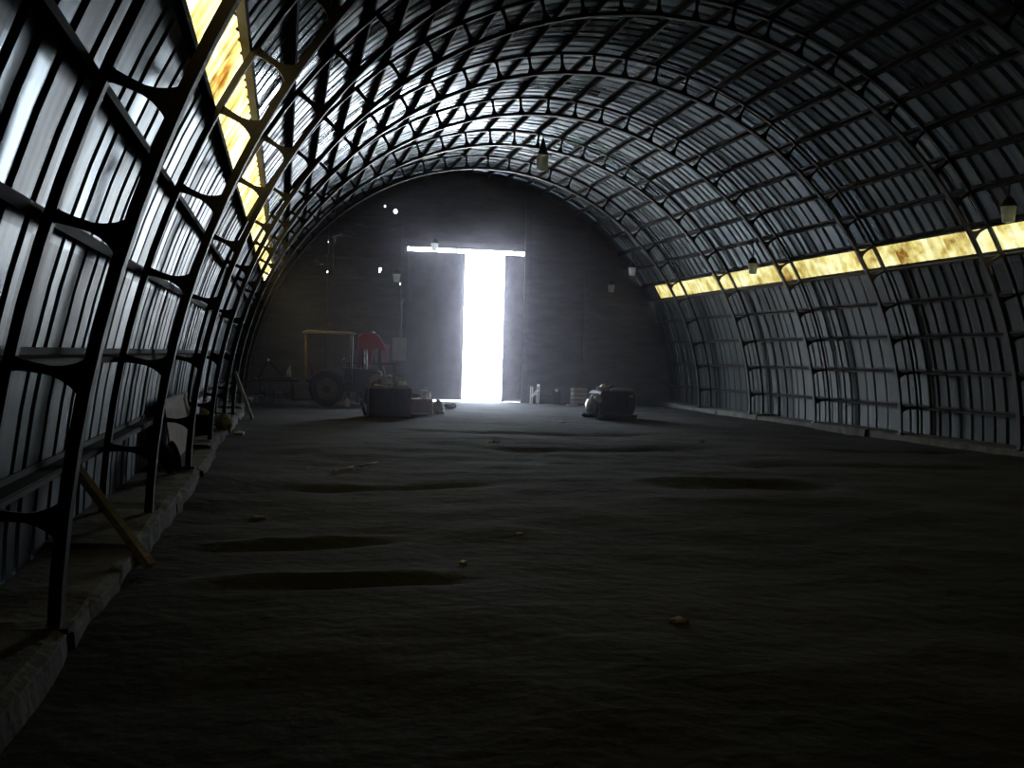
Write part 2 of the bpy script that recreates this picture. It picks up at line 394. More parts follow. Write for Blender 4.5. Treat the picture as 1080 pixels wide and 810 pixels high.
# ------------------------------------------------------------------ door leaves (outside the wall) and track
def door_leaf(nm, x0, x1, lab):
    w = x1 - x0; t = thing(nm, lab, 'door', ((x0 + x1) / 2, YE + 0.055, 0.0)); t['kind'] = 'structure'
    zb, zt = (0.02 if x0 < 0 else -0.04), 4.68
    mb = MB(); n = 7
    for k in range(n):
        a = -w / 2 + w * k / n; b = -w / 2 + w * (k + 1) / n
        mb.box(((a + b) / 2, 0, (zb + zt) / 2), (b - a + 0.0, 0.03 + 0.012 * (k % 2), zt - zb))
    mb.build('panel', M['door'], t)
    mb = MB()
    for x in (-w / 2 + .04, w / 2 - .04): mb.box((x, -0.03, (zb + zt) / 2), (0.07, 0.03, zt - zb))
    for z in (0.10, 1.6, 3.1, zt - .06): mb.box((0, -0.03, z), (w - .15, 0.028, 0.07))
    mb.build('frame', M['door'], t)
    for x in (-w / 2 + .3, w / 2 - .3):
        MB().box((x, -0.02, zt + .11), (0.05, 0.012, .24)).build('hanger', M['steel'], t)
    return t
door_leaf('door_1', -1.98, 0.06, 'closed left leaf of the tall sliding door')
door_leaf('door_2', 1.33, 3.27, 'right leaf of the tall sliding door slid open')
struct(MB().box((0.6, YE + 0.055, 4.90), (6.2, 0.06, 0.07)).build('trim_8', M['steel']), 'sliding door track above the opening', 'track')

# ------------------------------------------------------------------ trusses
IO, II = 0.145, 0.49
ANG = [AL * k / 5 for k in range(1, 6)] + [AH + (PI / 2 - AH) * k / 11 for k in range(12)]
ANG = ANG + [PI - a for a in reversed(ANG[:-1])]
def chord(inset, wr, wy, t_lo, flange=0.0):
    n = 72; mb = MB(); vs = []
    for k in range(n + 1):
        a = t_lo + (PI - 2 * t_lo) * k / n; c = P(a, inset); nn = N(a)
        if flange:   # T section, flange on the inside
            sec = [(-wr / 2, -.012), (-wr / 2, .012), (wr / 2 - .014, .012), (wr / 2 - .014, wy / 2), (wr / 2, wy / 2), (wr / 2, -wy / 2), (wr / 2 - .014, -wy / 2), (wr / 2 - .014, -.012)]
        else: sec = [(-wr / 2, -wy / 2), (-wr / 2, wy / 2), (wr / 2, wy / 2), (wr / 2, -wy / 2)]
        vs += [c + nn * r_ + Vector((0, y_, 0)) for r_, y_ in sec]
    m = len(sec)
    fs = [(m * k + q, m * k + (q + 1) % m, m * k + m + (q + 1) % m, m * k + m + q) for k in range(n) for q in range(m)]
    fs += [tuple(range(m)), tuple(n * m + q for q in range(m))[::-1]]
    mb.add(vs, fs)
    return mb
def strut(a):
    """radial web bar with a flared gusset where it meets the inner chord"""
    nn = N(a); tt = Vector((-nn.z, 0, nn.x)); o = P(a, IO)
    L = II - IO - 0.02
    poly = [(-.05, 0.0), (.05, 0.0), (.03, .04), (.024, .10), (.022, L * .56), (.034, L * .72), (.056, L * .87), (.088, L), (-.088, L), (-.056, L * .87), (-.034, L * .72), (-.022, L * .56), (-.024, .10), (-.03, .04)]
    return MB().prism(poly, (0, .03, 0), o + Vector((0, -.015, 0)), (tt, nn))
WHICH = ['nearest the end wall', 'second out from the end wall', 'third out from the end wall', 'fourth out from the end wall', 'fifth out from the end wall',
         'sixth out from the end wall, third from the camera', 'seventh out from the end wall, second from the camera', 'nearest the camera at top left']
Y1, DY = 30.80, 3.627
truss = thing('arch_truss', 'dark steel arch truss ' + WHICH[0], 'truss', (0, Y1, 0), 0, 'arch trusses carrying the roof')
chord(IO, 0.05, 0.07, R(1.0)).build('outer_chord', M['steel'], truss)
chord(II, 0.065, 0.10, R(1.0), 1).build('inner_chord', M['steel'], truss)
for a in ANG: strut(a).build('strut', M['steel'], truss)
for sg in (1, -1):
    MB().box((sg * (RX - (IO + II) / 2), 0, 0.115), (0.50, 0.16, 0.025)).build('base_plate', M['steel'], truss)
for k in range(1, 8): dup(truss, (0, Y1 - DY * k, 0), 'dark steel arch truss ' + WHICH[k])

# ------------------------------------------------------------------ purlins
ORD = ['', 'first', 'second', 'third', 'fourth', 'fifth', 'sixth', 'seventh', 'eighth', 'ninth', 'tenth', 'eleventh', 'twelfth']
def purlin(a, lab):
    nn = N(a); tt = Vector((-nn.z, 0, nn.x))
    if tt.z < 0: tt = -tt
    d, w, th = IO - 0.025 - 0.004, 0.042, 0.008
    poly = [(-th, 0), (w, 0), (w, th), (0, th), (0, d - th), (-w, d - th), (-w, d), (-th, d)]
    o = MB().prism(poly, (0, YE - 0.06 - YB, 0), P(a, 0.004, YB + .02), (tt, nn)).build('purlin', M['purlin'])
    tag(o, lab, 'purlin', 'long steel purlins under the roof sheets')
for side, mir in (('right', False), ('left', True)):
    f = (lambda a: PI - a) if mir else (lambda a: a)
    for k in range(1, 5): purlin(f(AL * k / 5), 'long steel rail on the %s side, %s up from the floor' % (side, ORD[k]))
    purlin(f(AL), 'long steel purlin along the lower edge of the %s yellow strip' % side)
    purlin(f(AH), 'long steel purlin along the upper edge of the %s yellow strip' % side)
    for k in range(1, 11): purlin(f(AH + (PI / 2 - AH) * k / 11), 'long steel roof purlin, %s one above the %s yellow strip edge' % (ORD[k], side))
purlin(PI / 2, 'long steel roof purlin along the crown of the arch')

# scattering volume added to give the lens glow around the door
hz = bpy.data.materials.new('glow_scatter'); hz.use_nodes = True; nt = hz.node_tree
for n in list(nt.nodes):
    if n.type != 'OUTPUT_MATERIAL': nt.nodes.remove(n)
vs_ = nt.nodes.new('ShaderNodeVolumeScatter'); vs_.inputs['Color'].default_value = (0.90, 0.86, 1.0, 1); vs_.inputs['Density'].default_value = 0.003; vs_.inputs['Anisotropy'].default_value = 0.72
vf = nt.nodes.new('ShaderNodeVolumeScatter'); vf.inputs['Color'].default_value = (0.88, 0.84, 1.0, 1); vf.inputs['Density'].default_value = 0.0042; vf.inputs['Anisotropy'].default_value = 0.95
ad = nt.nodes.new('ShaderNodeAddShader'); nt.links.new(vs_.outputs[0], ad.inputs[0]); nt.links.new(vf.outputs[0], ad.inputs[1])
nt.links.new(ad.outputs[0], nt.nodes['Material Output'].inputs['Volume'])
hb = MB(); ol = arch_outline(0.62, 32)
hb.prism([(v.x, max(v.y, 0.16)) for v in ol], (0, YE - 0.16 - 20, 0), (0, 20, 0))
haze = hb.build('lens_glow_haze', hz); tag(haze, 'thin pale scattering haze added for the lens glow around the bright door', 'haze', None, 'structure')
# ------------------------------------------------------------------ lamps
RZ90 = Matrix.Rotation(PI / 2, 3, 'Z'); RX90 = Matrix.Rotation(PI / 2, 3, 'X'); RY90 = Matrix.Rotation(PI / 2, 3, 'Y')
lx, ly = 0.69, 26.96
t = thing('pendant_lamp', 'big pendant lamp with dark conical cap and milky glass jar under the roof crown', 'lamp', (lx, ly, 6.07))
MB().tube([(0, 0, .78), (0, 0, 0.93)], .014, 8).tube([(0, 0, .92), (-.03, 0, .955), (-.06, 0, .945)], .012, 8).build('hook', M['cap'], t)
MB().lathe([(.12, .44), (.115, .47), (.075, .62), (.045, .74), (.03, .79), (.03, .80)], n=24).build('cap', M['cap'], t)
MB().lathe([(.225, .385), (.23, .395), (.225, .41), (.14, .425), (.12, .445), (.05, .45)], n=28).build('flange', M['cap'], t)
MB().lathe([(.06, .015), (.125, .03), (.138, .07), (.147, .20), (.15, .33), (.14, .385), (.06, .388)], n=24).build('glass_jar', M['jar'], t)
MB().lathe([(.05, -.005), (.075, 0), (.075, .018), (.05, .022)], n=18).build('bottom_ring', M['alu'], t)

def small_lamp(loc, stem, label):
    t = thing('pendant_lamp', label, 'lamp', loc, 0, 'small industrial lamps')
    MB().lathe([(.05, 0), (.085, .01), (.098, .06), (.118, .25), (.06, .255)], n=16).build('glass_shade', M['jar'], t)
    MB().lathe([(.135, .245), (.14, .262), (.11, .29), (.065, .37), (.03, .40)], n=16).build('cap', M['cap'], t)
    MB().tube([(0, 0, .39), (0, 0, .39 + stem)], .013, 8).build('stem', M['cap'], t)
    return t
small_lamp((5.38, 24.75, 3.56), 0.41, 'small pale lamp hanging before the right yellow strip, between second and third trusses')
small_lamp((5.38, 15.25, 3.70), 0.31, 'small lamp glowing pale against the right yellow strip, nearest the right picture edge')
small_lamp((4.97, 32.85, 4.04), 0.43, 'dim small lamp hanging where the roof meets the end wall on the right')
def wall_lamp(x, z, label, y=34.42):
    t = small_lamp((x, y, z), 0.03, label)
    MB().tube([(0, 0, .41), (0, .05, .435), (0, YE - y - .004, .44)], .013, 8).build('wall_arm', M['cap'], t)
wall_lamp(-2.13, 3.66, 'small white lamp on the end wall, left of the tall door')
wall_lamp(4.78, 3.60, 'small white lamp on the end wall, right of the tall door')
wall_lamp(-0.97, 4.66, 'small white lamp above the left door leaf, in front of the strip of light')

# ------------------------------------------------------------------ things on the end wall
o = MB().tube([(-1.93, 34.575, 1.97), (-1.93, 34.575, 3.02), (-1.925, 34.575, 3.09), (-1.90, 34.575, 3.13), (-1.84, 34.575, 3.13)], .022, 10).build('conduit_pipe', M['greyplastic'])
tag(o, 'grey conduit pipe rising up the post above the electrical cabinet', 'pipe')
t = thing('electrical_cabinet', 'grey electrical cabinet on the end wall just left of the door', 'cabinet', (-2.0, 34.51, 1.22))
MB().box((0, 0, .36), (.42, .18, .72)).build('body', M['greyplastic'], t, bevel=.008)
dr = MB().box((0, -.1, .36), (.38, .018, .67)).build('door', M['greyplastic'], t, bevel=.004)
MB().box((.15, -.118, .36), (.02, .02, .09)).build('handle', M['cap'], dr)
MB().tube([(0, 0, .72), (.07, .065, .745)], .02, 8).build('cable_gland', M['cap'], t)
pts = [(-3.95 + 1.95 * k / 12, YE - .075, 5.60 - .14 * k / 12 - .2 * math.sin(PI * k / 12)) for k in range(13)]
tag(MB().tube(pts, .012, 6).build('sagging_cable', M['cap']), 'thin dark cable sagging across the upper left of the end wall', 'cable')

# ------------------------------------------------------------------ small tractor with canopy
t = thing('tractor', 'old small tractor with cream canopy roof on yellow posts, parked before the end wall', 'tractor', (-4.3, 30.6, F(-4.3, 30.6) + .012))
def wheel(parent, x, y, r, w, rimr):
    ty = MB(); prof = [(rimr, -w / 2 * .8), (r * .9, -w / 2), (r * .985, -w / 2 * .72), (r, -w / 4), (r, w / 4), (r * .985, w / 2 * .72), (r * .9, w / 2), (rimr, w / 2 * .8), (rimr, -w / 2 * .8)]
    ty.lathe(prof, (x, y, r), 36, RX90)
    n = 20
    for k in range(n):
        a = 2 * PI * k / n
        for s_ in (-1, 1):
            c = Vector((x + (r + .004) * math.cos(a + s_ * .07), y + s_ * w * .23, r + (r + .004) * math.sin(a + s_ * .07)))
            ty.box(c, (.03, w * .46, .022), Matrix.Rotation(-(a + s_ * .07) - PI / 2, 3, 'Y') @ Matrix.Rotation(s_ * .5, 3, 'Z'))
    # keep the lugs on the ground line
    o = ty.build('wheel', M['rubber'], parent)
    rm = MB().lathe([(rimr * .99, -w * .36), (rimr * .92, -w * .40), (rimr * .72, -w * .22), (rimr * .4, -w * .20), (rimr * .34, -w * .30), (rimr * .12, -w * .32), (rimr * .12, w * .32), (rimr * .34, w * .30), (rimr * .4, w * .2), (rimr * .72, w * .22), (rimr * .92, w * .40), (rimr * .99, w * .36)], (x, y, r), 32, RX90)
    rm.build('rim', M['rim'], o)
    MB().lathe([(rimr * .30, -w * .42), (rimr * .34, -w * .34), (rimr * .34, w * .34), (rimr * .30, w * .42)], (x, y, r), 24, RX90).build('hub_cap', M['iron'], o)
    hb_ = MB()
    for k in range(6):
        a = 2 * PI * k / 6
        for s_ in (-1, 1): hb_.lathe([(.014, -.02), (.014, .02)], (x + rimr * .52 * math.cos(a), y + s_ * w * .2, r + rimr * .52 * math.sin(a)), 6, RX90)
    hb_.build('wheel_bolts', M['scrap'], o)
    return o
for s_ in (-1, 1):
    wheel(t, -.06, s_ * .50, .44, .24, .30); wheel(t, 1.18, s_ * .46, .29, .16, .18)
mb = MB()
mb.box((.45, 0, .47), (1.5, .30, .20)); mb.tube([(-.06, -.5, .44), (-.06, .5, .44)], .06, 12); mb.tube([(1.18, -.46, .29), (1.18, .46, .29)], .035, 10)
mb.box((1.18, 0, .36), (.10, .12, .20)); mb.box((-.30, 0, .50), (.30, .44, .16)); mb.box((.2, .28, .42), (.5, .22, .03)); mb.box((.2, -.28, .42), (.5, .22, .03))
mb.build('chassis', M['iron'], t, bevel=.012)
mb = MB().prism([(.42, .56), (1.42, .56), (1.45, .62), (1.44, .90), (1.38, .96), (.55, 1.02), (.42, 1.0)], (0, .44, 0), (0, -.22, 0)); hood = mb.build('hood', M['iron'], t, bevel=.03)
mb = MB()
for k in range(7): mb.box((1.455, 0, .64 + k * .036), (.016, .34, .012))
mb.build('grille', M['iron'], hood)
for s_ in (-1, 1):
    h_ = MB().lathe([(.02, -.05), (.055, -.03), (.07, .0), (.07, .02)], (1.40, s_ * .28, .80), 16, RY90).build('headlight', M['iron'], t)
    MB().lathe([(.062, 0), (.055, .012), (.02, .02)], (1.42, s_ * .28, .80), 16, RY90).build('lens', M['alu'], h_)
    n = 14; mb = MB(); vs = []
    for k in range(n + 1):
        a = R(15) + R(150) * k / n
        for q in (.49, .505):
            for yy in (.36, .63): vs.append((-.06 + q * math.cos(a), s_ * yy, .44 + q * math.sin(a)))
    fs = [(4 * k + a_, 4 * k + b_, 4 * k + 4 + b_, 4 * k + 4 + a_) for k in range(n) for a_, b_ in ((0, 1), (1, 3), (3, 2), (2, 0))] + [(0, 1, 3, 2), (4 * n + 2, 4 * n + 3, 4 * n + 1, 4 * n)]
    mb.add(vs, fs).build('fender', M['iron'], t)
    for x in (-.62, .60):
        MB().tube([(x, s_ * .46, .62 if x < 0 else .55), (x, s_ * .46, 1.93)], .022, 8).build('canopy_post', M['yellow'] if x < 0 else M['iron'], t)
    MB().bar((-.62, s_ * .46, .66), (-.2, s_ * .44, .52), .05, .05).build('post_bracket', M['iron'], t)
    MB().bar((.60, s_ * .46, .60), (.45, s_ * .16, .55), .05, .05).build('post_bracket', M['iron'], t)
MB().box((-.62, 0, 1.35), (.02, .9, .55)).build('rear_guard', M['yellow'], t, bevel=.006)
mb = MB().prism([(-.72, 1.93), (.70, 1.93), (.70, 1.955), (.55, 1.985), (-.58, 2.005), (-.72, 1.96)], (0, 1.12, 0), (0, -.56, 0)); mb.build('canopy_roof', M['cream'], t, bevel=.012)
mb = MB().box((-.16, 0, .66), (.12, .12, .18)).prism([(-.42, .74), (.04, .74), (.06, .80), (.02, .83), (-.30, .82), (-.36, .86), (-.44, 1.16), (-.52, 1.17), (-.48, .80)], (0, .44, 0), (0, -.22, 0)); mb.build('seat', M['darkred'], t, bevel=.02)
sw = MB().tube([(.45, 0, .95), (.28, 0, 1.16)], .015, 8).build('steering_column', M['iron'], t)
c = Vector((.28, 0, 1.16)); ax = Vector((-.63, 0, .78)).normalized(); u = Vector((0, 1, 0)); v = ax.cross(u)
MB().tube([c + (u * math.cos(2 * PI * k / 20) + v * math.sin(2 * PI * k / 20)) * .17 for k in range(20)], .013, 8, closed=True).bar(c - u * .17, c + u * .17, .02, .01).bar(c - v * .17, c + v * .17, .02, .01).build('steering_wheel', M['iron'], sw)
MB().tube([(.95, .1, .96), (.95, .1, 1.45), (.93, .1, 1.52)], .028, 10).tube([(.95, .1, 1.05), (.95, .1, 1.30)], .045, 12).build('exhaust_pipe', M['iron'], t)

# red hopper machine on legs
t = thing('hopper_machine', 'red tapered hopper on a dark stand standing right of the tractor', 'machine', (-3.06, 32.0, F(-3.06, 32) + .01))
def frustum(z0, z1, x0a, x1a, ya, x0b, x1b, yb):
    m_ = MB(); vs = [(x0a, -ya, z0), (x1a, -ya, z0), (x1a, ya, z0), (x0a, ya, z0), (x0b, -yb, z1), (x1b, -yb, z1), (x1b, yb, z1), (x0b, yb, z1)]
    return m_.add(vs, [(3, 2, 1, 0), (4, 5, 6, 7), (0, 1, 5, 4), (1, 2, 6, 5), (2, 3, 7, 6), (3, 0, 4, 7)])
frustum(1.05, 1.55, -.32, -.02, .18, -.34, .06, .3).build('chute', M['red'], t, bevel=.01)
hp = MB().prism([(-.34, 1.53), (.10, 1.53), (.20, 1.56), (.42, 1.52), (.36, 1.68), (.20, 1.93), (.10, 1.99), (-.28, 1.97), (-.36, 1.90)], (0, .6, 0), (0, -.3, 0)).build('hopper', M['red'], t, bevel=.015)
MB().lathe([(.05, 0), (.06, .03), (.03, .06)], (.04, -.2, 1.985), 14).build('filler_cap', M['alu'], hp)
for x in (-.36, .28):
    for y in (-.26, .26): MB().bar((x, y, 0.0), (x * .9, y, 1.54), .045, .045).build('leg', M['iron'], t)
MB().bar((-.36, -.26, .5), (.28, -.26, .5), .03, .03).bar((-.36, .26, .5), (.28, .26, .5), .03, .03).box((-.04, 0, .80), (.62, .5, .36)).build('gearbox', M['iron'], t, bevel=.01)
MB().tube([(-.13, -.36, .84), (-.13, -.36, 1.52)], .02, 8).box((-.13, -.33, 1.16), (.06, .08, .04)).build('lever_rod', M['alu'], t)

# bench with pink cabinet behind
t = thing('workbench', 'low dark workbench against the end wall carrying a pink cabinet', 'workbench', (-2.9, 33.75, 0.0))
zt = 1.16
MB().box((0, 0, zt - .03), (1.5, .6, .06)).build('top', M['iron'], t, bevel=.006)
for x in (-.68, .68):
    for y in (-.24, .24): MB().box((x, y, (zt - .06) / 2 - .01), (.07, .07, zt - .04)).build('leg', M['iron'], t)
MB().box((0, .05, .35), (1.36, .44, .03)).build('shelf', M['iron'], t)
t = thing('wall_cabinet', 'small faded pink cabinet standing on the workbench', 'cabinet', (-2.60, 33.78, zt))
MB().box((0, 0, .28), (.44, .36, .56)).build('body', M['pink'], t, bevel=.006)
d_ = MB().box((0, -.188, .28), (.40, .014, .52)).build('door', M['pink'], t, bevel=.004)
MB().lathe([(.012, 0), (.018, .02), (.01, .03)], (.15, -.196, .28), 10, RX90).build('knob', M['cap'], d_)

# disc harrow in the dark left of the tractor
t = thing('disc_harrow', 'black disc harrow in the dark corner left of the tractor', 'harrow', (-5.72, 30.9, F(-5.7, 30.9) + .015))
mb = MB()
for y in (-.45, .45): mb.bar((-.55, y, .62), (.62, y, .62), .07, .07)
for x in (-.5, 0, .55): mb.bar((x, -.5, .62), (x, .5, .62), .06, .06)
mb.box((.1, 0, .685), (.6, .7, .05))
mb.build('frame', M['iron'], t, bevel=.006)
for y in (-.40, .30):
    MB().tube([(-.55, y, .26), (.60, y, .26)], .022, 8).bar((-.4, y, .26), (-.4, y, .6), .04, .03).bar((.45, y, .26), (.45, y, .6), .04, .03).build('axle', M['iron'], t)
    for k in range(5):
        x = -.48 + k * .24
        MB().lathe([(.03, -.05), (.15, -.03), (.25, .02), (.258, .022), (.15, -.018), (.03, -.035)], (x, y, .26), 24, RY90).build('disc', M['iron'], t)
mb = MB().bar((-.45, 0, .65), (-.2, 0, 1.18), .05, .05).bar((.25, 0, .65), (-.2, 0, 1.18), .05, .05)
mb.build('hitch', M['iron'], t)
MB().lathe([(.02, -.03), (.035, 0), (.02, .03)], (-.2, -.035, 1.16), 10, RX90).build('hitch_pin', M['alu'], t)
hx, hy, hz = -5.72, 30.9, F(-5.7, 30.9) + .015
t = thing('plastic_canister', 'white plastic canister standing on the black disc harrow', 'canister', (hx + .36, hy - .15, hz + .712))
MB().prism([(-.07, 0), (.07, 0), (.07, .14), (.045, .25), (.0, .27), (-.06, .16)], (0, .14, 0), (0, -.07, 0)).build('body', M['white'], t, bevel=.015)
MB().lathe([(.022, .25), (.022, .30), (.015, .305)], (.03, 0, 0), 12).build('neck', M['white'], t)
tag(MB().lathe([(.03, 0), (.036, .02), (.042, .09), (.036, .092), (.03, .03)], n=14).build('tin_cup', M['alu'], loc=(hx + .36, hy - .31, hz + .712)), 'small tin cup beside the white canister on the disc harrow', 'cup')
t = thing('plastic_bottle', 'white plastic bottle on the floor in front of the tractor wheel', 'bottle', (-3.82, 29.75, F(-3.82, 29.75)))
MB().lathe([(.055, 0), (.065, .01), (.065, .17), (.05, .21), (.024, .235), (.024, .25)], n=16).build('body', M['white'], t)
MB().lathe([(.028, .245), (.028, .28), (.02, .283)], n=12).build('cap', M['greyplastic'], t)

# ------------------------------------------------------------------ bin of scrap in front of the tractor
bx, by = -3.10, 25.65; bz = F(bx, by) - .004
t = thing('scrap_bin', 'black steel bin heaped with scrap metal left of the door', 'bin', (bx, by, bz))
mb = MB()
W_, D_, H_ = .92, .70, .64
for y in (-D_ / 2, D_ / 2): mb.box((0, y, H_ / 2 + .03), (W_, .02, H_))
for x in (-W_ / 2, W_ / 2): mb.box((x, 0, H_ / 2 + .03), (.02, D_, H_))
mb.box((0, 0, .05), (W_, D_, .03)); mb.box((0, 0, .55), (W_ - .02, D_ - .02, .03))
mb.build('body', M['iron'], t)
mb = MB()
for s_ in (-1, 1): mb.box((0, s_ * (D_ / 2 + .005), H_ + .04), (W_ + .05, .04, .035)); mb.box((s_ * (W_ / 2 + .005), 0, H_ + .04), (.04, D_ + .05, .035))
mb.build('rim', M['scrap'], t, bevel=.004)
for x in (-1, 1):
    for y in (-1, 1): MB().box((x * (W_ / 2 - .0), y * (D_ / 2), .34), (.05, .05, .68)).build('corner_post', M['iron'], t, bevel=.004)
mb = MB()
for k in range(4): mb.box((-.34 + k * .225, -D_ / 2 - .018, .34), (.03, .018, .56))
mb.build('stiffeners', M['iron'], t)
tz = bz + .568   # scrap lies on the false floor of the bin
def gear(nm, lab, loc, r, w, rot, mt='scrap', teeth=16):
    mb = MB(); n = teeth * 4; poly = []
    for k in range(n):
        rr = r if k % 4 < 2 else r * .86
        poly.append((rr * math.cos(2 * PI * k / n), rr * math.sin(2 * PI * k / n)))
    mb.prism(poly, (0, 0, w), (0, 0, -w / 2), (Vector((1, 0, 0)), Vector((0, 1, 0))))
    o = mb.build(nm, M[mt], loc=loc); o.rotation_euler = rot
    g = MB().lathe([(r * .3, -w * .9), (r * .3, w * .9)], n=16).build('hub', M['iron'], o)
    return tag(o, lab, 'gear', 'scrap metal in the black bin')
def rod(nm, lab, cat, p0, p1, r, mt='scrap'):
    return tag(MB().tube([p0, p1], r, 10).build(nm, M[mt]), lab, cat, 'scrap metal in the black bin')
B = lambda x, y, z: (bx + x, by + y, tz + z)
gear('gear_wheel', 'large toothed gear leaning upright at the back of the scrap bin', B(-.24, .25, .225), .20, .05, (R(80), 0, R(14)), 'greyplastic', 20)
gear('gear_wheel', 'small toothed gear lying flat at the left front of the scrap bin', B(-.29, -.19, .052), .11, .05, (0, 0, 0.3))
gear('gear_wheel', 'small toothed gear tilted against the big gear on the scrap bin', B(.0, .02, .15), .12, .04, (R(60), R(10), 0.2), 'alu')
rod('steel_pipe', 'bare steel pipe lying along the front edge of the scrap bin', 'pipe', B(-.38, -.352, .157), B(.38, -.345, .157), .026, 'scrap')
rod('steel_pipe', 'short steel pipe poking up at the right of the scrap bin', 'pipe', B(.17, .00, .03), B(.40, .03, .42), .024)
rod('iron_rod', 'thin iron rod slanting up out of the middle of the scrap heap', 'rod', B(-.02, -.10, .05), B(-.14, .04, .60), .013, 'scrap')
rod('iron_rod', 'thin iron rod lying across the left end of the scrap heap', 'rod', B(-.41, -.05, .03), B(-.20, -.05, .45), .014)
t = thing('cylinder_block', 'light cast engine cylinder standing on the right front of the scrap bin', 'engine part', B(.27, -.14, .002), .3, 'scrap metal in the black bin')
MB().box((0, 0, .04), (.22, .20, .08)).lathe([(.075, .07), (.075, .26)], n=16).build('barrel', M['alu'], t, bevel=.006)
mb = MB()
for k in range(6): mb.lathe([(.105, .09 + k * .028), (.105, .10 + k * .028)], n=18)
mb.build('cooling_fins', M['alu'], t)
t = thing('brake_drum', 'round brake drum lying on its side at the left of the scrap heap', 'drum', B(-.28, .06, .135), 0, 'scrap metal in the black bin', (R(90), 0, R(20)))
MB().lathe([(.05, .05), (.12, .05), (.13, .03), (.13, -.05), (.115, -.05), (.112, .03), (.05, .035)], n=24).build('drum', M['iron'], t)
MB().lathe([(.04, .03), (.045, .08), (.02, .085)], n=14).build('hub', M['scrap'], t)
t = thing('gearbox_housing', 'dark gearbox housing on top of the back right of the scrap heap', 'engine part', B(.24, .20, .004), 0, 'scrap metal in the black bin')
MB().prism([(-.15, 0), (.15, 0), (.16, .12), (.10, .22), (-.08, .24), (-.15, .15)], (0, .2, 0), (0, -.1, 0)).build('housing', M['iron'], t, bevel=.015)
MB().lathe([(.06, 0), (.06, .05), (.03, .06)], (0, -.10, .12), 16, RX90).build('bearing_cover', M['alu'], t)
for k, (x, y, z, s_) in enumerate(((-.04, -.22, .002, 'pale bent bracket at the front middle of the scrap bin'),)):
    o = MB().prism([(-.08, 0), (.08, 0), (.08, .02), (-.05, .02), (-.05, .20), (-.08, .20)], (0, .10, 0)).build('bent_bracket', M['scrap'], loc=B(x, y, z)); o.rotation_euler = (0, 0, .5 - k * .9)
    tag(o, s_, 'bracket', 'scrap metal in the black bin')
t = thing('engine_casting', 'pale engine casting with three studs stacked on the dark gearbox housing in the scrap bin', 'engine part', B(.23, .20, .248), .25, 'scrap metal in the black bin', (0, R(6), .25))
MB().box((0, 0, .045), (.26, .17, .09)).box((0, 0, .10), (.20, .11, .03)).build('casting', M['scrap'], t, bevel=.01)
for x in (-.08, 0, .08): MB().lathe([(.022, .11), (.022, .15), (.012, .17)], (x, 0, 0), 10).build('plug_socket', M['iron'], t)
t = thing('coil_spring', 'upright coil spring standing in the middle back of the scrap bin', 'spring', B(.03, .22, .002), 0, 'scrap metal in the black bin')
MB().tube([(.05 * math.cos(k * .45), .05 * math.sin(k * .45), .012 + k * .0048) for k in range(78)], .011, 6).build('coil', M['scrap'], t)
MB().lathe([(.03, .385), (.062, .388), (.062, .40), (.03, .402)], n=16).build('spring_seat', M['alu'], t)
t = thing('flywheel', 'dark flywheel leaning on the left side of the scrap bin', 'flywheel', (bx - .60, by - .12, F(bx - .6, by - .12) + .20), 0, None, (0, R(72), 0))
MB().lathe([(.07, -.02), (.07, .02), (.15, .015), (.15, .03), (.205, .03), (.205, -.03), (.15, -.03), (.15, -.015), (.07, -.02)], n=32).build('disc', M['iron'], t)
MB().lathe([(.03, -.035), (.05, -.03), (.05, .035), (.03, .04)], n=16).build('hub', M['scrap'], t)

# pink crate with a can and a bottle
cx_, cy_ = -2.26, 26.62; cz_ = F(cx_, cy_) - .002
t = thing('wooden_crate', 'low pinkish wooden crate beside the scrap bin', 'crate', (cx_, cy_, cz_))
mb = MB()
for k in range(3):
    z = .09 + k * .115
    for s_ in (-1, 1): mb.box((0, s_ * .22, z), (.56, .018, .105)); mb.box((s_ * .27, 0, z), (.018, .42, .105))
mb.build('side_planks', M['pink'], t, bevel=.003)
mb = MB()
for x in (-1, 1):
    for y in (-1, 1): mb.box((x * .25, y * .20, .19), (.035, .035, .38))
mb.build('corner_posts', M['wood'], t)
MB().box((0, 0, .365), (.57, .455, .016)).build('lid', M['pink'], t, bevel=.003)
t = thing('metal_can', 'pale metal can standing on the pink crate', 'can', (cx_ + .09, cy_ - .08, cz_ + .377))
MB().lathe([(.085, 0), (.09, .006), (.088, .012), (.088, .19), (.091, .2), (.085, .205)], n=24).build('body', M['alu'], t)
MB().tube([(.09 * math.cos(a), 0, .19 + .09 * math.sin(a)) for a in [PI * k / 10 for k in range(11)]], .005, 6).build('handle', M['scrap'], t)
t = thing('glass_bottle', 'slim bottle standing at the right end of the pink crate', 'bottle', (cx_ + .225, cy_ - .12, cz_ + .373))
MB().lathe([(.028, 0), (.03, .01), (.03, .12), (.012, .16), (.012, .20)], n=14).build('body', M['jar'], t)
MB().lathe([(.014, .195), (.014, .215)], n=10).build('cap', M['cap'], t)
tag(MB().lump((0, 0, .045), (.11, .08, .065), 3, .4, 2, .7).build('crumpled_rag', M['sack'], loc=(cx_ - .14, cy_ - .08, cz_ + .392)), 'crumpled rag lying at the left of the pink crate', 'rag')
t = thing('sack', 'dusty dark sack slumped at the right side of the pink crate', 'sack', (-1.80, 26.75, F(-1.8, 26.75)))
MB().lump((0, 0, .14), (.125, .11, .17), 8, .3, 3, .8).build('body', M['sack'], t)
MB().lathe([(.05, .27), (.03, .30), (.05, .36), (.03, .37)], (-.01, 0, -.02), 12).build('tied_neck', M['sack'], t)
tag(MB().lump((0, 0, .03), (.07, .06, .05), 5, .3, 2, .6).build('stone', M['stone'], loc=(-1.75, 26.35, F(-1.75, 26.35))), 'pale stone on the floor before the dark sack', 'stone')
